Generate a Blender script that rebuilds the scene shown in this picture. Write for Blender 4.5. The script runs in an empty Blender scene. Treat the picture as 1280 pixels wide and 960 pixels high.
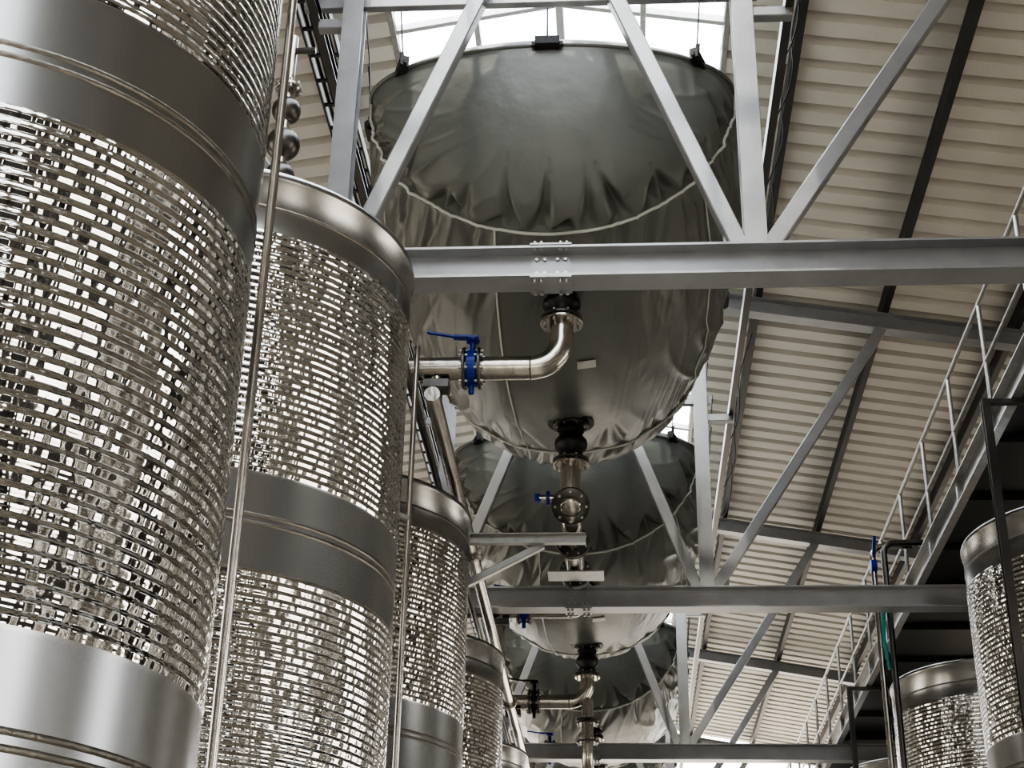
import bpy, math, random
from mathutils import Vector, Matrix, noise
random.seed(7)
ZO = 1.6
sc = bpy.context.scene
COL = sc.collection

# ------------------------------------------------------------------ materials
def mat(name, col, metal=0.0, rough=0.5, bump=None, var=0.0, varscale=3.0, spec=0.5, coat=0.0, rib=None):
    m = bpy.data.materials.new(name); m.use_nodes = True
    nt = m.node_tree; N = nt.nodes; L = nt.links
    b = N['Principled BSDF']
    b.inputs['Base Color'].default_value = (*col, 1)
    b.inputs['Metallic'].default_value = metal
    b.inputs['Roughness'].default_value = rough
    b.inputs['Specular IOR Level'].default_value = spec
    b.inputs['Coat Weight'].default_value = coat
    tc = N.new('ShaderNodeTexCoord')
    if var > 0:
        n = N.new('ShaderNodeTexNoise'); n.inputs['Scale'].default_value = varscale
        n.inputs['Detail'].default_value = 6
        L.new(tc.outputs['Object'], n.inputs['Vector'])
        r = N.new('ShaderNodeMapRange')
        r.inputs['From Min'].default_value = 0.3; r.inputs['From Max'].default_value = 0.7
        r.inputs['To Min'].default_value = 1 - var; r.inputs['To Max'].default_value = 1 + var
        L.new(n.outputs['Fac'], r.inputs['Value'])
        mx = N.new('ShaderNodeVectorMath'); mx.operation = 'SCALE'
        mx.inputs[0].default_value = col
        L.new(r.outputs['Result'], mx.inputs['Scale'])
        L.new(mx.outputs['Vector'], b.inputs['Base Color'])
        r2 = N.new('ShaderNodeMapRange')
        r2.inputs['To Min'].default_value = max(0.02, rough - 0.05); r2.inputs['To Max'].default_value = rough + 0.05
        L.new(n.outputs['Fac'], r2.inputs['Value']); L.new(r2.outputs['Result'], b.inputs['Roughness'])
    prev = None
    def addbump(vec, detail, dist):
        nonlocal prev
        n = N.new('ShaderNodeTexNoise'); n.inputs['Scale'].default_value = 1.0
        n.inputs['Detail'].default_value = detail
        L.new(vec, n.inputs['Vector'])
        bp = N.new('ShaderNodeBump'); bp.inputs['Strength'].default_value = 1.0
        bp.inputs['Distance'].default_value = dist
        L.new(n.outputs['Fac'], bp.inputs['Height'])
        if prev: L.new(prev.outputs['Normal'], bp.inputs['Normal'])
        prev = bp
    if rib:   # dimple pattern: every rib is pressed with its own offset
        pitch, s, zs, dist = rib
        sp = N.new('ShaderNodeSeparateXYZ'); L.new(tc.outputs['Object'], sp.inputs[0])
        dv = N.new('ShaderNodeMath'); dv.operation = 'DIVIDE'; dv.inputs[1].default_value = pitch; L.new(sp.outputs['Z'], dv.inputs[0])
        fl = N.new('ShaderNodeMath'); fl.operation = 'FLOOR'; L.new(dv.outputs[0], fl.inputs[0])
        ms = N.new('ShaderNodeMath'); ms.operation = 'MULTIPLY'; ms.inputs[1].default_value = zs; L.new(fl.outputs[0], ms.inputs[0])
        mxx = N.new('ShaderNodeMath'); mxx.operation = 'MULTIPLY'; mxx.inputs[1].default_value = s; L.new(sp.outputs['X'], mxx.inputs[0])
        myy = N.new('ShaderNodeMath'); myy.operation = 'MULTIPLY'; myy.inputs[1].default_value = s; L.new(sp.outputs['Y'], myy.inputs[0])
        cb = N.new('ShaderNodeCombineXYZ'); L.new(mxx.outputs[0], cb.inputs[0]); L.new(myy.outputs[0], cb.inputs[1]); L.new(ms.outputs[0], cb.inputs[2])
        addbump(cb.outputs[0], 1, dist)
    for (sx, sy, sz, detail, dist) in (bump or []):
        mp = N.new('ShaderNodeMapping'); mp.inputs['Scale'].default_value = (sx, sy, sz)
        L.new(tc.outputs['Object'], mp.inputs['Vector'])
        addbump(mp.outputs['Vector'], detail, dist)
    if prev: L.new(prev.outputs['Normal'], b.inputs['Normal'])
    return m

M = {}
M['ribsteel'] = mat('ribbed_stainless', (0.60, 0.585, 0.555), 1.0, 0.06, rib=(.020, 17, .38, .012), bump=[(4.5, 4.5, .8, 1, 0.034)])
M['steel'] = mat('satin_stainless', (0.38, 0.38, 0.375), 1.0, 0.26, bump=[(1.6, 1.6, 1.2, 0, 0.008)])
M['weld'] = mat('weld_bead', (0.20, 0.185, 0.16), 1.0, 0.4, bump=[(40, 40, 40, 2, 0.004)])
M['paint'] = mat('grey_painted_steel', (0.325, 0.33, 0.34), 0.4, 0.33, var=0.08, varscale=5, bump=[(30, 30, 30, 2, 0.0008)])
M['dark_and_shaded'] = mat('dark_and_shaded_steel', (0.05, 0.05, 0.052), 0.3, 0.45, var=0.1)  # shade on the purlins put into the base colour; cable tray simply dark
M['galv'] = mat('galvanised_steel', (0.44, 0.44, 0.43), 0.85, 0.38, var=0.12, varscale=14)
M['pipe'] = mat('stainless_pipe', (0.50, 0.47, 0.43), 1.0, 0.24, var=0.05, bump=[(12, 12, 12, 2, 0.003)])
M['darkcast'] = mat('dark_cast_flange', (0.13, 0.125, 0.12), 0.9, 0.35, var=0.1)
M['bolt'] = mat('zinc_bolt', (0.5, 0.5, 0.5), 0.9, 0.35)
M['rubber'] = mat('black_rubber', (0.012, 0.012, 0.013), 0.0, 0.4)
M['black'] = mat('black_plastic', (0.012, 0.012, 0.012), 0.0, 0.5)
M['blue'] = mat('blue_valve_paint', (0.01, 0.03, 0.30), 0.0, 0.35)
M['teal'] = mat('teal_hose', (0.02, 0.25, 0.25), 0.0, 0.4)
M['bag'] = mat('grey_pvc_membrane', (0.165, 0.172, 0.162), 0.0, 0.38, spec=0.5,
               bump=[(2.2, 1.2, 2.2, 2, 0.016), (8, 4, 8, 2, 0.006)], var=0.04, varscale=1.5)
M['seam'] = mat('welded_seam_tape', (0.62, 0.63, 0.60), 0.0, 0.5)
M['roof'] = mat('cream_roof_sheet', (0.62, 0.59, 0.54), 0.0, 0.45, var=0.06, varscale=1.2)
M['wall'] = mat('dark_wall_panel', (0.08, 0.078, 0.075), 0.0, 0.6, var=0.1, varscale=1)
M['floor'] = mat('concrete', (0.33, 0.31, 0.28), 0.0, 0.7, var=0.12, varscale=0.8, bump=[(6, 6, 6, 4, 0.01)])
M['ground'] = mat('pale_yard_ground', (0.46, 0.41, 0.34), 0.0, 0.9, var=0.15, varscale=0.2)
M['label'] = mat('white_label', (0.6, 0.6, 0.57), 0.0, 0.4)

def glazing():
    m = bpy.data.materials.new('polycarbonate_glazing'); m.use_nodes = True
    nt = m.node_tree; N = nt.nodes; L = nt.links
    for n in list(N): N.remove(n)
    o = N.new('ShaderNodeOutputMaterial'); a = N.new('ShaderNodeBsdfTransparent')
    a.inputs['Color'].default_value = (0.96, 0.98, 0.99, 1)
    t = N.new('ShaderNodeBsdfTranslucent'); t.inputs['Color'].default_value = (0.9, 0.95, 0.97, 1)
    mx = N.new('ShaderNodeMixShader'); mx.inputs[0].default_value = 0.30
    L.new(a.outputs[0], mx.inputs[1]); L.new(t.outputs[0], mx.inputs[2]); L.new(mx.outputs[0], o.inputs[0])
    return m
M['glass'] = glazing()

# ------------------------------------------------------------------ mesh builder
class B:
    def __init__(s): s.v = []; s.f = []; s.m = []; s.s = []; s.mats = []
    def mi(s, k):
        if k not in s.mats: s.mats.append(k)
        return s.mats.index(k)
    def add(s, vs, fs, k, smooth=False):
        o = len(s.v); s.v += [tuple(x) for x in vs]; i = s.mi(k)
        for f in fs:
            s.f.append([o + a for a in f]); s.m.append(i); s.s.append(smooth)
    def prism(s, p1, p2, prof, k, up=(0, 0, 1), smooth=False):
        p1 = Vector(p1); p2 = Vector(p2); d = (p2 - p1).normalized(); up = Vector(up)
        if abs(d.dot(up)) > 0.98: up = Vector((0, 1, 0))
        side = d.cross(up).normalized(); u = side.cross(d)
        n = len(prof)
        vs = [p1 + side * a + u * b for a, b in prof] + [p2 + side * a + u * b for a, b in prof]
        s.add(vs, [[i, (i + 1) % n, n + (i + 1) % n, n + i] for i in range(n)], k, smooth)
        s.add(vs, [list(range(n))[::-1], list(range(n, 2 * n))], k)
    def bar(s, p1, p2, w, h, k, up=(0, 0, 1), c=None):
        a = w / 2; b = h / 2; c = min(w, h) * 0.08 if c is None else c
        s.prism(p1, p2, [(-a + c, -b), (a - c, -b), (a, -b + c), (a, b - c), (a - c, b), (-a + c, b), (-a, b - c), (-a, -b + c)], k, up)
    def box(s, a, b, k):
        x0, y0, z0 = a; x1, y1, z1 = b
        s.add([(x0, y0, z0), (x1, y0, z0), (x1, y1, z0), (x0, y1, z0), (x0, y0, z1), (x1, y0, z1), (x1, y1, z1), (x0, y1, z1)],
              [[0, 1, 2, 3], [4, 5, 6, 7], [0, 1, 5, 4], [1, 2, 6, 5], [2, 3, 7, 6], [3, 0, 4, 7]], k)
    def ibeam(s, p1, p2, w, h, tf, tw, k, up=(0, 0, 1)):
        a = w / 2; b = h / 2; t = tw / 2
        s.prism(p1, p2, [(-a, -b), (a, -b), (a, -b + tf), (t, -b + tf), (t, b - tf), (a, b - tf), (a, b), (-a, b), (-a, b - tf), (-t, b - tf), (-t, -b + tf), (-a, -b + tf)], k, up)
    def channel(s, p1, p2, w, h, t, k, up=(0, 0, 1)):
        b = h / 2
        s.prism(p1, p2, [(0, -b), (w, -b), (w, -b + t), (t, -b + t), (t, b - t), (w, b - t), (w, b), (0, b)], k, up)
    def cyl(s, p1, p2, r, k, seg=20, r2=None):
        s.tube([p1, p2], r, k, seg, r2)
    def tube(s, path, r, k, seg=20, r2=None, cap=True):
        P = [Vector(p) for p in path]; n = len(P); vs = []
        t0 = (P[1] - P[0]).normalized()
        ref = Vector((0, 0, 1)) if abs(t0.z) < 0.9 else Vector((1, 0, 0))
        nn = t0.cross(ref).normalized()
        for i in range(n):
            t = (P[min(i + 1, n - 1)] - P[max(i - 1, 0)]).normalized()
            nn = (nn - t * nn.dot(t)).normalized(); bb = t.cross(nn)
            rr = r if r2 is None else r + (r2 - r) * i / (n - 1)
            for j in range(seg):
                a = 2 * math.pi * j / seg
                vs.append(P[i] + nn * math.cos(a) * rr + bb * math.sin(a) * rr)
        fs = [[i * seg + j, i * seg + (j + 1) % seg, (i + 1) * seg + (j + 1) % seg, (i + 1) * seg + j] for i in range(n - 1) for j in range(seg)]
        s.add(vs, fs, k, True)
        if cap: s.add(vs, [list(range(seg))[::-1], [(n - 1) * seg + j for j in range(seg)]], k)
    def rev(s, c, ax, prof, k, seg=28, smooth=True):
        c = Vector(c); ax = Vector(ax).normalized()
        ref = Vector((0, 0, 1)) if abs(ax.z) < 0.9 else Vector((1, 0, 0))
        u = ax.cross(ref).normalized(); w = ax.cross(u)
        vs = []
        for r, z in prof:
            for j in range(seg):
                a = 2 * math.pi * j / seg
                vs.append(c + ax * z + u * math.cos(a) * r + w * math.sin(a) * r)
        for i in range(len(prof) - 1):
            kk = k[i] if isinstance(k, list) else k
            o = [[i * seg + j, i * seg + (j + 1) % seg, (i + 1) * seg + (j + 1) % seg, (i + 1) * seg + j] for j in range(seg)]
            s.f += [[len(s.v) + q for q in f] for f in o]; s.m += [s.mi(kk)] * seg; s.s += [smooth] * seg
        s.v += [tuple(x) for x in vs]
    def disc(s, c, ax, r, t, k, seg=28):
        s.rev(c, ax, [(0.001, -t / 2), (r - 0.004, -t / 2), (r, -t / 2 + 0.004), (r, t / 2 - 0.004), (r - 0.004, t / 2), (0.001, t / 2)], k, seg, False)
    def flange(s, c, ax, r, t=0.022, k='pipe', bolts=8):
        s.disc(c, ax, r, t, k)
        c = Vector(c); ax = Vector(ax).normalized()
        ref = Vector((0, 0, 1)) if abs(ax.z) < 0.9 else Vector((1, 0, 0))
        u = ax.cross(ref).normalized(); w = ax.cross(u)
        for j in range(bolts):
            a = 2 * math.pi * (j + .5) / bolts
            q = c + (u * math.cos(a) + w * math.sin(a)) * (r * 0.84)
            s.cyl(q - ax * (t / 2 + 0.02), q + ax * (t / 2 + 0.02), 0.011, 'bolt', 6)
    def obj(s, name, loc=(0, 0, 0)):
        me = bpy.data.meshes.new(name); me.from_pydata(s.v, [], s.f)
        for k in s.mats: me.materials.append(M[k])
        me.polygons.foreach_set('material_index', s.m); me.polygons.foreach_set('use_smooth', s.s)
        me.update()
        import bmesh
        bm = bmesh.new(); bm.from_mesh(me); bmesh.ops.recalc_face_normals(bm, faces=bm.faces); bm.to_mesh(me); bm.free()
        return inst(me, name, loc)
def inst(me, name, loc=(0, 0, 0)):
    o = bpy.data.objects.new(name, me); o.location = (loc[0], loc[1], loc[2] + ZO); COL.objects.link(o); return o

def arc(c, a, b, r, n=10):
    c = Vector(c); a = Vector(a); b = Vector(b)
    return [c + a * r * math.cos(t) + b * r * math.sin(t) for t in [math.pi / 2 * i / n for i in range(n + 1)]]

# ------------------------------------------------------------------ roof geometry
RX = -0.44
def zr(x): return 8.6 - 0.165 * (abs(x - RX) - 1.85)
YR0, YR1 = -9.0, 34.2
b = B()
for side in (1, -1):
    x0 = RX + side * 1.4; x1 = RX + side * 8.9
    y = YR0; pts = []
    while y < YR1:
        for dy, dz in ((0, 0), (0.19, 0), (0.215, 0.075), (0.285, 0.075)): pts.append((y + dy, dz))
        y += 0.31
    vs = []
    for (yy, dz) in pts:
        vs.append((x0, yy, zr(x0) + dz)); vs.append((x1, yy, zr(x1) + dz))
    b.add(vs, [[2 * i, 2 * i + 1, 2 * i + 3, 2 * i + 2] for i in range(len(pts) - 1)], 'roof')
b.obj('ceiling')
b = B()
for side in (1, -1):
    xa = RX; xb = RX + side * 1.45
    b.add([(xa, YR0, zr(RX) + .10), (xb, YR0, zr(xb) + .08), (xb, YR1, zr(xb) + .08), (xa, YR1, zr(RX) + .10)], [[0, 1, 2, 3]], 'glass')
    y = YR0
    while y <= YR1:
        b.bar((xa, y, zr(RX) + .05), (xb, y, zr(xb) + .03), .05, .07, 'galv'); y += 1.02
    for q in (0.72, 1.43):
        xq = RX + side * q
        b.bar((xq, YR0, zr(xq) + .02), (xq, YR1, zr(xq) + .02), .05, .08, 'galv')
b.bar((RX, YR0, zr(RX) + .03), (RX, YR1, zr(RX) + .03), .07, .1, 'galv')
b.obj('window_1')
for side in (1, -1):
    for q in (2.01, 3.34, 4.70, 6.05, 7.4, 8.7):
        x = RX + side * q; b = B()
        z = zr(x) - .085
        b.prism((x, YR0, z), (x, YR1, z), [(-.035, -.08), (.035, -.08), (.035, -.065), (-.02, -.065), (-.02, .065), (.035, .065), (.035, .08), (-.035, .08)], 'dark_and_shaded')
        b.obj('roof_purlin')

# ------------------------------------------------------------------ walls (bays with tall openings)
TY = [-4.57, 1.85, 8.27, 14.65, 21.08, 27.5, 33.9]
for side, nm in ((1, 'wall_right'), (-1, 'wall_left')):
    b = B(); xa = RX + side * 8.45; xb = xa + side * .12
    xa, xb = min(xa, xb), max(xa, xb)
    z1 = 7.28
    b.box((xa, -9, -1.6), (xb, 34, 0.2), 'wall')
    b.box((xa, -9, 5.2), (xb, 34, z1), 'wall')
    ys = [-9.0] + TY
    for i in range(len(ys)):
        c = ys[i]; b.box((xa, max(-9, c - 1.5), .2), (xb, min(34, c + 1.5), 5.2), 'wall')
    b.obj(nm)
b = B()
xl, xr = RX - 8.45, RX + 8.45
b.box((xl, -9.1, -1.6), (RX - 3.2, -9.0, 7.2), 'wall'); b.box((RX + 3.2, -9.1, -1.6), (xr, -9.0, 7.2), 'wall')
b.box((RX - 3.2, -9.1, 3.6), (RX + 3.2, -9.0, 7.2), 'wall')
b.obj('wall_back')

# ------------------------------------------------------------------ trusses
b = B()
b.ibeam((RX - 8.2, 0, 5.0), (RX + 8.2, 0, 5.0), .20, .22, .016, .01, 'paint')
top = lambda x: zr(x) - .27
for side in (1, -1):
    b.ibeam((RX, 0, top(RX)), (RX + side * 8.2, 0, top(RX + side * 8.2)), .16, .19, .014, .01, 'paint')
    xc = RX + side * 1.33
    b.ibeam((xc, 0, 5.1), (xc, 0, top(xc)), .14, .14, .012, .010, 'paint', up=(0, 1, 0))
    b.bar((xc - side * .10, 0, 5.12), (RX + side * .05, 0, 8.3), .11, .10, 'paint', up=(0, 1, 0))
    xo = RX + side * 3.3
    b.bar((xc + side * .09, 0, 5.12), (xo, 0, top(xo) - .06), .11, .10, 'paint', up=(0, 1, 0))
    xv = RX + side * 5.6
    b.ibeam((xv, 0, 5.1), (xv, 0, top(xv)), .14, .14, .012, .010, 'paint', up=(0, 1, 0))
    b.bar((xc - side * .2, 0, 5.13), (xc + side * .22, 0, 5.13), .012, .16, 'paint')
    b.ibeam((RX + side * 8.2, 0, -1.6), (RX + side * 8.2, 0, 7.3), .22, .22, .016, .01, 'paint', up=(0, 1, 0))
    b.bar((RX + side * 8.2, 0, -1.6), (RX + side * 8.2, 0, -1.57), .4, .4, 'paint', up=(0, 1, 0))
b.bar((RX - 1.7, .06, 7.22), (RX + 1.45, .06, 7.22), .06, .10, 'paint')
SX = RX + .05
for zz in (5.0 + .118, 5.0 - .118):
    b.bar((SX - .13, 0, zz), (SX + .13, 0, zz), .21, .014, 'paint')
    for sx in (-.10, -.06, .06, .10):
        for yy in (-.075, .075):
            b.cyl((SX + sx, yy, zz - .03), (SX + sx, yy, zz + .03), .014, 'bolt', 6)
b.bar((SX - .12, -.012, 5), (SX + .12, -.012, 5), .012, .15, 'paint')
for sx in (-.09, -.04, .04, .09):
    for zz in (-.05, .05): b.cyl((SX + sx, -.032, 5 + zz), (SX + sx, 0, 5 + zz), .012, 'bolt', 6)
o = b.obj('roof_truss', (0, TY[0], 0))
for y in TY[1:]: inst(o.data, 'roof_truss', (0, y, 0))

for x in (RX - 1.62, RX + 1.62):
    b = B()
    b.channel((x, 5, 7.05), (x, 33, 7.05), .06, .10, .01, 'darkcast')
    for y in TY[2:]:
        b.bar((x - .25 * (1 if x > 0 else -1), y, 6.98), (x + .05, y, 6.98), .08, .08, 'paint')
    b.obj('bag_support_rail')
b = B()
for x in (-2.02, -2.24): b.bar((x, 5, 7.35), (x, 33, 7.35), .015, .09, 'dark_and_shaded')
y = 5.1
while y < 33: b.bar((-2.24, y, 7.33), (-2.02, y, 7.33), .03, .02, 'dark_and_shaded'); y += .3
for i, x in enumerate((-2.2, -2.16, -2.11, -2.07)): b.tube([(x, 5, 7.36), (x, 33, 7.36)], .014, 'black', 8)
b.obj('cable_tray')
random.seed(3)
b = B()
for y0 in (8.6, 9.4, 10.6, 12.4, 15.4, 17.0, 19.0, 22.0):
    for sd in (1,):
        xa = RX + sd * 1.98; xb = RX + sd * 1.66
        dy = random.uniform(.2, .7); sag = random.uniform(.1, .5)
        pth = []
        for i in range(15):
            t = i / 14
            pth.append((xa + (xb - xa) * t + .05 * math.sin(7 * t + y0), y0 + dy * t + .06 * math.sin(9 * t), 8.4 + (7.1 - 8.4) * t - sag * math.sin(math.pi * t) * (1 - t)))
        b.tube(pth, .006, 'black', 6)
b.obj('hanging_cables')

# ------------------------------------------------------------------ floor / ground
b = B(); b.box((-9.5, -9.5, -1.75), (8.6, 34.5, -1.6), 'floor'); b.obj('floor')
b = B(); b.add([(-150, -150, -1.76), (150, -150, -1.76), (150, 150, -1.76), (-150, 150, -1.76)], [[0, 1, 2, 3]], 'ground'); b.obj('ground')

# ------------------------------------------------------------------ tanks
def tank_mesh(R, ztop, ribs, welds, seg=144, pitch=.040):
    b = B(); prof = []; ks = []
    z = -1.25
    prof.append((.05, -1.42)); ks.append('steel'); prof.append((R * .9, z - .05)); ks.append('steel'); prof.append((R, z)); ks.append('steel')
    for (z0, z1) in ribs:
        z0 = round(z0 / pitch) * pitch; z1 = round(z1 / pitch) * pitch
        prof.append((R, z0 - .015)); ks.append('steel')
        n = int(round((z1 - z0) / pitch))
        for i in range(n):
            for j in range(8):
                q = j / 8
                prof.append((R + .0046 * math.sin(math.pi * q) ** 1.6, z0 + (i + q) * pitch)); ks.append('ribsteel')
        prof.append((R, z1)); ks.append('steel')
    prof += [(R, ztop - .06), (R + .012, ztop - .05), (R + .016, ztop - .02), (R + .008, ztop), (R - .03, ztop + .015), (.22, ztop + .24), (.22, ztop + .27), (.001, ztop + .275)]
    ks += ['steel'] * 8
    b.rev((0, 0, 0), (0, 0, 1), prof, ks, seg)
    for z in welds:
        b.rev((0, 0, z), (0, 0, 1), [(R, -.010), (R + .003, -.005), (R + .003, .005), (R, .010)], 'weld', seg)
    for j in range(5):
        a = 2 * math.pi * (j + .3) / 5; x = math.cos(a) * R * .85; y = math.sin(a) * R * .85
        b.cyl((x, y, -1.6), (x, y, -1.25), .05, 'steel', 14); b.disc((x, y, -1.59), (0, 0, 1), .09, .02, 'steel')
    return b
b = tank_mesh(.87, 4.6, [(-.5, .62), (1.10, 2.57), (3.00, 4.35)], [.83, .87, 2.72, 2.76], 200)
b.obj('stainless_steel_tank', (-2.04, 4.09, 0))
b = tank_mesh(1.10, 4.56, [(-.6, .8), (1.05, 2.42), (2.88, 4.22)], [.93, 2.62, 2.66, 4.34])
o = b.obj('stainless_steel_tank', (-2.26, 7.50, 0))
for x, y in ((-2.27, 11.35), (-2.27, 15.15), (-2.27, 19.4), (-2.27, 23.3), (-2.27, 27.1)):
    inst(o.data, 'stainless_steel_tank', (x, y, 0))
for x, y in ((3.92, 3.6), (3.92, 7.7), (3.92, 11.95), (3.98, 16.15), (4.0, 20.3), (4.0, 24.4), (4.0, 28.5)):
    q = inst(o.data, 'stainless_steel_tank', (x, y, 0)); q.rotation_euler[2] = 1.1 + y

b = B()
b.cyl((0, 0, 4.74), (0, 0, 6.0), .03, 'pipe', 14)
for z, r in ((5.0, .085), (5.22, .10), (5.46, .085)):
    b.rev((0, 0, z), (0, 0, 1), [(.03, -r)] + [(r * math.sin(t), -r * math.cos(t)) for t in [math.pi * i / 10 for i in range(1, 10)]] + [(.03, r)], 'darkcast', 20)
b.flange((0, 0, 5.62), (0, 0, 1), .08); b.flange((0, 0, 4.82), (0, 0, 1), .09)
b.cyl((0, 0, 5.9), (.14, 0, 5.9), .02, 'darkcast', 10)
o = b.obj('tank_vent_valve', (-1.90, 7.2, 0))
for y in (11.0, 15.55, 19.1): inst(o.data, 'tank_vent_valve', (-2.1, y, 0))

# ------------------------------------------------------------------ gas storage bags
LB = 3.8; DF = .61; DR = 1.30
def prof(y):
    if y < 0:
        u = min(1, -y / DF); k = math.sqrt(max(0, 1 - u * u)); return 1.32 * k, 1.16 * k, k
    if y <= LB:
        s = math.sin(math.pi * (y / LB) ** .9); return 1.32 - .06 * y / LB + .17 * s, 1.16 - .03 * y / LB + .25 * s ** .8, 1.0
    u = min(1, (y - LB) / DR); k = math.sqrt(max(0, 1 - u * u)); return 1.26 * k, 1.13 * k, k
random.seed(11)
def mkfolds(n, jit):
    out = []
    for i in range(n):
        out.append((math.pi * (i + .5 + random.uniform(-jit, jit)) / n, random.uniform(.35, 1.0), random.uniform(.35, 1.2), random.uniform(-.3, .3)))
    return out
F1 = mkfolds(27, .45); F2 = mkfolds(34, .45)
def folds(FL, ph, dist, length, w0):
    r = 0
    for (p, a, l, sl) in FL:
        L_ = length * l
        if dist > L_: continue
        t = dist / L_
        dx = ph - p - sl * dist
        w = w0 * (1 - t) + .012
        if abs(dx) < 3 * w: r = max(r, a * math.exp(-(dx / w) ** 2) * (math.sin(math.pi * min(1, t * 1.1) ** .6) if t < .9 else .1))
    return r
def ridge(v): return max(0, 1 - abs(noise.noise(v)) * 3.2) ** 2
def S(y, ph, off=0):
    rx, rz, k = prof(y)
    sn = math.sin(ph); cs = math.cos(ph); low = sn > 0
    d = 0
    edge = min(1, max(0, (abs(sn)) * 4)) if low else 0
    if low:
        if y < 0:
            dist = math.acos(min(1, k))
            d -= .14 * folds(F1, ph, dist, .66, .036)
            d += .02 * noise.noise(Vector((ph * 2.5, dist * 3, 1.2))) * min(1, dist * 4)
            d += .040 * ridge(Vector((ph * 4.5 - dist * 3 * cs, dist * 2.0, 7.7))) * min(1, abs(cs) * 1.6) * min(1, dist * 3) * max(0, 1.0 - dist)
        elif y <= LB:
            d -= .05 * folds(F2, ph, y, .9, .034)
            d += .014 * noise.noise(Vector((ph * 5, y * .9, 3.3)))
            d += .040 * ridge(Vector((ph * 7 + y * 1.6 * cs, y * .7, 8.3))) * max(0, abs(cs) - .18)
            d += .016 * ridge(Vector((ph * 15 - y * 1.2, y * 1.0, 2.3))) * max(0, abs(cs) - .15)
            d -= .05 * folds(F1, ph, (LB - y), .9, .04)
        else:
            u = (y - LB) / DR
            d -= .05 * folds(F2, ph, u, .6, .04)
            d += .02 * noise.noise(Vector((ph * 9, u * 2, 5)))
        if y > 0 and y < .05 or (y < 0 and y > -.01): d *= .3
    d *= edge * min(1, k * 2)
    rr = 1 + (d + off) / max(.4, 1.25 * k) if k > 0.02 else 1
    if not low: rz = .22 * k
    return Vector((rx * cs * rr, y, -rz * sn * rr))
b = B(); NP = 640
rows = [-DF * math.cos(math.pi / 2 * i / 80) for i in range(1, 80)] + [LB * i / 130 for i in range(0, 131)] + [LB + DR * math.sin(math.pi / 2 * i / 46) for i in range(1, 46)]
vs = [S(y, 2 * math.pi * j / NP) for y in rows for j in range(NP)]
n = len(rows)
fs = [[i * NP + j, i * NP + (j + 1) % NP, (i + 1) * NP + (j + 1) % NP, (i + 1) * NP + j] for i in range(n - 1) for j in range(NP)]
fs += [list(range(NP)), [(n - 1) * NP + j for j in range(NP)]]
b.add(vs, fs, 'bag', True)
for yy in (0.0, LB):
    b.tube([S(yy, math.pi * j / 240, .007) for j in range(0, 241)], .012, 'seam', 6)
for pp in (math.pi / 2 + .30, math.pi / 2 - .95, math.pi / 2 + 1.15):
    b.tube([S(LB * j / 120, pp, .003) for j in range(0, 121)], .008, 'seam', 6)
hemp = [S(y, 0) + Vector((.008, 0, 0)) for y in rows]
heml = [S(y, math.pi) - Vector((.008, 0, 0)) for y in rows]
b.tube(heml[::-1] + hemp, .016, 'bag', 8)
b.tube([hemp[-1], heml[-1]], .014, 'bag', 8)
clips = []
for s_ in (1, -1):
    clips += [(s_ * 1.37, .35), (s_ * 1.47, 1.2), (s_ * 1.5, 2.1), (s_ * 1.42, 3.0), (s_ * 1.30, 3.75), (s_ * .95, LB + .88), (s_ * 1.03, -.39)]
clips += [(0, -DF - .01), (0, LB + DR + .01)]
for (x, y) in clips:
    out = Vector((x, 0 if 0 < y < LB else (y if y < 0 else y - LB), 0)).normalized()
    t = Vector((-out.y, out.x, 0)); c = Vector((x, y, 0)) + out * .02
    b.prism(c - t * .085, c + t * .085, [(-.03, -.045), (.03, -.03), (.035, .03), (.01, .05), (-.03, .045)], 'black')
    b.bar(c - t * .11 + Vector((0, 0, -.015)), c + t * .11 + Vector((0, 0, -.015)), .02, .035, 'black')
    b.bar(c + Vector((0, 0, .03)), c + Vector((0, 0, .14)) + out * .01, .03, .012, 'black', up=t)
    b.tube([c + Vector((0, 0, .1)), c + out * .05 + Vector((0, 0, .7)), c + out * .12 + Vector((0, 0, 1.30))], .006, 'black', 6)
b.add([S(1.50, math.pi / 2 - .10, .012), S(1.50, math.pi / 2 - .20, .012), S(1.62, math.pi / 2 - .20, .012), S(1.62, math.pi / 2 - .10, .012)], [[0, 1, 2, 3]], 'label')
BY = [9.1, 15.45, 21.85, 28.2]
ZC = 6.95
o = b.obj('gas_storage_bag', (RX, BY[0], ZC))
for y in BY[1:]: inst(o.data, 'gas_storage_bag', (RX, y, ZC))

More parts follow.
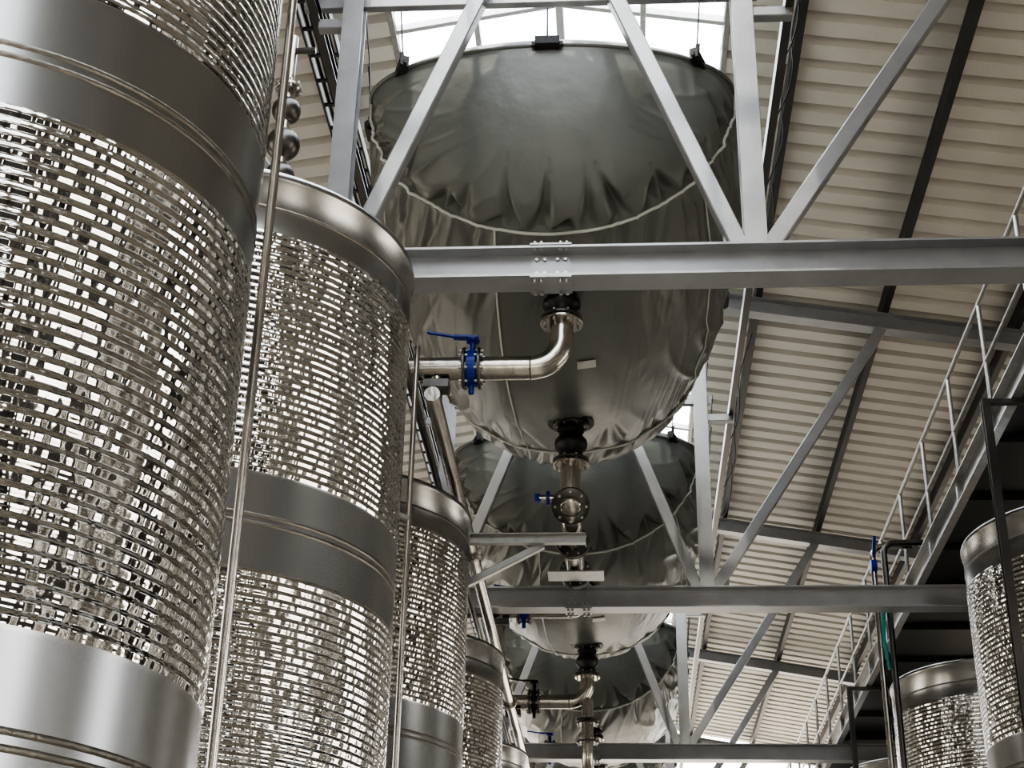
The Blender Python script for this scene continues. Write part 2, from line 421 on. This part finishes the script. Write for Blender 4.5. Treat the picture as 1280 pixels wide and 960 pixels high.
# ------------------------------------------------------------------ bag outlets
OX = RX + .06
def bellows(b, x, y, z0, z1):
    h = z0 - z1; m = (z0 + z1) / 2
    b.disc((x, y, z0 + .0), (0, 0, 1), .20, .016, 'rubber')
    b.flange((x, y, z0 - .03), (0, 0, 1), .155, k='darkcast')
    b.rev((x, y, m), (0, 0, 1), [(.09, -h / 2 + .05), (.11, -h / 2 + .055), (.11, -h * .28), (.095, -h * .2), (.135, -h * .08), (.14, 0), (.135, h * .08), (.095, h * .2), (.11, h * .28), (.11, h / 2 - .055), (.09, h / 2 - .05)], 'rubber', 28)
    b.flange((x, y, z1 + .042), (0, 0, 1), .155, k='darkcast'); b.flange((x, y, z1 + .008), (0, 0, 1), .155)
def left_outlet(zb, z1, zp, vk='blue', xe=-1.75, er=.22):
    b = B(); r = .086
    bellows(b, OX, 0, zb, z1)
    path = [Vector((OX, 0, z1))] + arc((OX - er, 0, zp + er), (1, 0, 0), (0, 0, -1), er, 14) + [Vector((xe, 0, zp))]
    b.tube(path, r, 'pipe', 28)
    b.rev((OX - er, 0, zp), (1, 0, 0), [(r, -.006), (r + .004, -.003), (r + .004, .003), (r, .006)], 'weld', 28)
    xv = -1.02
    for dx in (-.055, .055): b.flange((xv + dx, 0, zp), (1, 0, 0), .155, k='darkcast')
    b.disc((xv, 0, zp), (1, 0, 0), .135, .07, vk)
    b.cyl((xv, 0, zp + .1), (xv, 0, zp + .22), .022, vk, 14)
    b.disc((xv, 0, zp + .225), (0, 0, 1), .05, .02, vk)
    b.bar((xv + .04, 0, zp + .25), (xv - .14, -.02, zp + .25), .06, .02, vk)
    b.bar((xv - .12, -.02, zp + .25), (xv - .33, -.06, zp + .27), .028, .014, vk)
    b.cyl((xv, 0, zp - .20), (xv, 0, zp - .1), .02, vk, 12)
    b.cyl((-1.27, 0, zp), (-1.27, 0, 4.75), .045, 'pipe', 20)
    b.bar((-1.36, 0, zp - .14), (-1.18, 0, zp - .14), .14, .07, 'darkcast')
    return b
b = left_outlet(5.72, 5.40, 5.05)
b.obj('bag_outlet_pipe_with_butterfly_valve', (0, BY[0] + .62, 0))
b = left_outlet(5.72, 5.50, 5.34, er=.14)
o = b.obj('bag_outlet_pipe_with_butterfly_valve', (0, BY[1] + .55, 0))
inst(o.data, 'bag_outlet_pipe_with_butterfly_valve', (0, BY[2] + .55, 0))
b = left_outlet(5.62, 5.22, 4.93, 'black')
b.cyl((OX, 0, 4.95), (OX, 0, 4.42), .07, 'pipe', 24)
for z in (4.70, 4.665, 4.44): b.flange((OX, 0, z), (0, 0, 1), .135, k='darkcast')
b.tube([(OX, 0, 4.42)] + arc((OX, .18, 4.30), (0, -1, 0), (0, 0, -1), .18, 10) + [(OX, 1.2, 4.12)], .07, 'pipe', 24)
o = b.obj('bag_outlet_pipe_with_butterfly_valve', (0, BY[1] + 2.75, 0))
inst(o.data, 'bag_outlet_pipe_with_butterfly_valve', (0, BY[2] + 2.75, 0))
b = B(); X = OX
bellows(b, X, 0, 5.62, 5.22)
er = .22; zp = 4.77
b.tube([Vector((X, 0, 5.22))] + arc((X, er, zp + er), (0, -1, 0), (0, 0, -1), er, 14) + [Vector((X, 1.45, zp))], .086, 'pipe', 28)
ax = Vector((0, -.75, -.6)).normalized(); u = Vector((1, 0, 0)); w = ax.cross(u)
cc = Vector((X, .04, 4.90))
b.rev(cc, ax, [(.085, -.02), (.085, .05), (.155, .055), (.16, .065), (.16, .085), (.155, .09), (.09, .092)], 'darkcast', 32)
b.rev(cc, ax, [(.09, .09), (.085, .11), (.05, .128), (.001, .132)], 'pipe', 32)
for j in range(8):
    a = 2 * math.pi * j / 8
    q = cc + ax * .07 + (u * math.cos(a) + w * math.sin(a)) * .13
    b.cyl(q - ax * .035, q + ax * .04, .012, 'bolt', 6)
b.cyl((X, 0, 4.93), (X - .26, 0, 4.93), .03, 'pipe', 16); b.disc((X - .19, 0, 4.93), (1, 0, 0), .06, .03, 'blue')
b.bar((X - .25, 0, 4.93), (X - .30, 0, 4.93), .05, .07, 'blue')
for q in (.60, .64, 1.36, 1.40): b.flange((X, q, zp), (0, 1, 0), .145, k='darkcast')
b.bar((X - .24, 1.15, zp - .11), (X + .26, 1.15, zp - .11), .25, .012, 'galv')
b.obj('bag_outlet_elbow_pipe', (0, BY[0] + 2.75, 0))

b = B()
b.channel((-1.36, 12.05, 4.635), (-.26, 12.05, 4.635), .06, .09, .008, 'galv')
b.bar((-1.37, 12.08, 4.2), (-.62, 12.08, 4.6), .06, .06, 'galv')
b.bar((-1.36, 12.06, 4.1), (-1.36, 12.06, 4.68), .1, .02, 'galv', up=(1, 0, 0))
b.obj('pipe_support_bracket')

b = B()
b.tube([(-1.27, 9.5, 4.745), (-1.27, 31, 4.745)], .056, 'pipe', 24)
for y in (12.6, 12.63, 17.5, 17.53, 22.4, 22.43): b.flange((-1.27, y, 4.745), (0, 1, 0), .09, .018)
b.obj('header_pipe')
b = B(); b.tube([(-1.42, 8.6, 4.80), (-1.42, 31, 4.80)], .028, 'darkcast', 14); b.obj('drain_pipe')

b = B(); b.cyl((-1.335, 4.98, -1.6), (-1.335, 4.98, 6.2), .018, 'pipe', 16)
for z in (-.5, 4.4): b.bar((-1.335, 4.98, z), (-1.6, 4.75, z), .03, .03, 'galv')
b.obj('standpipe')
b = B(); b.cyl((-1.275, 8.72, -1.6), (-1.275, 8.72, 4.70), .018, 'pipe', 16)
for z in (0, 3.5): b.bar((-1.275, 8.72, z), (-1.55, 8.4, z), .03, .03, 'galv')
b.obj('standpipe')

# ------------------------------------------------------------------ right walkway
b = B()
b.bar((3.9, 1.5, 5.21), (3.9, 33, 5.21), 1.75, .03, 'black', c=.002)
b.channel((3.0, 1.5, 5.24), (3.0, 33, 5.24), -.07, .25, .012, 'galv')
b.channel((4.82, 1.5, 5.24), (4.82, 33, 5.24), .07, .25, .012, 'galv')
y = 1.7
while y < 33: b.bar((3.02, y, 5.17), (4.8, y, 5.17), .05, .06, 'black'); y += 1.2
for xx in (3.0, 4.82):
    y = 1.8
    while y < 33:
        b.cyl((xx, y, 5.2), (xx, y, 6.38), .019, 'galv', 12)
        b.bar((xx, y, 5.18), (xx, y, 5.36), .08, .06, 'galv'); y += 1.35
    b.tube([(xx, 1.8, 6.38), (xx, 32.8, 6.38)], .020, 'galv', 12)
    b.tube([(xx, 1.8, 5.85), (xx, 32.8, 5.85)], .015, 'galv', 12)
b.obj('walkway_with_handrail')
for y in (10.45, 18.2, 26.5):
    b = B(); b.ibeam((2.74, y, -1.6), (2.74, y, 5.11), .06, .06, .008, .006, 'darkcast', up=(0, 1, 0))
    b.bar((2.72, y, 5.09), (3.1, y, 5.09), .05, .04, 'darkcast')
    b.obj('walkway_post')
b = B()
for i, (x, y) in enumerate(((2.72, 15.0), (2.62, 15.1))):
    b.tube([(x, y, -1.6), (x, y, 5.6)] + arc((x + .12, y, 5.6), (-1, 0, 0), (0, 0, 1), .12, 8) + [(x + .4, y, 5.72)], .03, 'pipe' if i else 'darkcast', 14)
b.bar((2.55, 15.0, 5.1), (2.95, 15.0, 5.1), .06, .06, 'galv')
b.disc((2.62, 15.1, 5.5), (1, 0, 0), .07, .06, 'blue'); b.bar((2.62, 15.05, 5.6), (2.62, 14.9, 5.75), .03, .02, 'blue')
b.tube([(2.66, 15.0, 5.0), (2.64, 15.0, 4.7), (2.68, 15.05, 4.4)], .02, 'teal', 10)
b.obj('drop_pipes')

# ------------------------------------------------------------------ world and sun
w = bpy.data.worlds.new('sky'); sc.world = w; w.use_nodes = True
nt = w.node_tree; N = nt.nodes; L = nt.links
bg = N['Background']
tc = N.new('ShaderNodeTexCoord'); sp = N.new('ShaderNodeSeparateXYZ'); L.new(tc.outputs['Generated'], sp.inputs[0])
cr = N.new('ShaderNodeValToRGB'); L.new(sp.outputs['Z'], cr.inputs[0])
cr.color_ramp.elements[0].position = 0.0; cr.color_ramp.elements[0].color = (1.0, .94, .85, 1)
cr.color_ramp.elements[1].position = 1.0; cr.color_ramp.elements[1].color = (.86, .92, 1.0, 1)
e = cr.color_ramp.elements.new(.25); e.color = (.96, .97, 1.0, 1)
L.new(cr.outputs[0], bg.inputs['Color']); bg.inputs['Strength'].default_value = 5.2
sl = bpy.data.lights.new('sun', 'SUN'); sl.energy = 8.5; sl.angle = math.radians(1.0); sl.color = (1, .93, .80)
so = bpy.data.objects.new('sun', sl); COL.objects.link(so)
d = Vector((.10, .30, -.90))
so.rotation_euler = d.to_track_quat('-Z', 'Y').to_euler(); so.location = (0, -20, 40)

# ------------------------------------------------------------------ camera
cam = bpy.data.cameras.new('camera'); co = bpy.data.objects.new('camera', cam); COL.objects.link(co)
f = 1920.0; cam.sensor_width = 36; cam.lens = f / 1280 * 36; cam.clip_start = .05; cam.clip_end = 500
psi, th, rho = math.radians(4.3), math.radians(26.8), math.radians(1.2)
Fh = Vector((-math.sin(psi), math.cos(psi), 0)); R = Vector((math.cos(psi), math.sin(psi), 0)); Z = Vector((0, 0, 1))
F = Fh * math.cos(th) + Z * math.sin(th); U = -Fh * math.sin(th) + Z * math.cos(th)
R2 = R * math.cos(rho) + U * math.sin(rho); U2 = U * math.cos(rho) - R * math.sin(rho)
co.matrix_world = Matrix(((R2.x, U2.x, -F.x, 0), (R2.y, U2.y, -F.y, 0), (R2.z, U2.z, -F.z, ZO), (0, 0, 0, 1)))
sc.camera = co
sc.view_settings.view_transform = 'AgX'
try: sc.view_settings.look = 'AgX - High Contrast'
except Exception: pass
sc.view_settings.exposure = -0.05
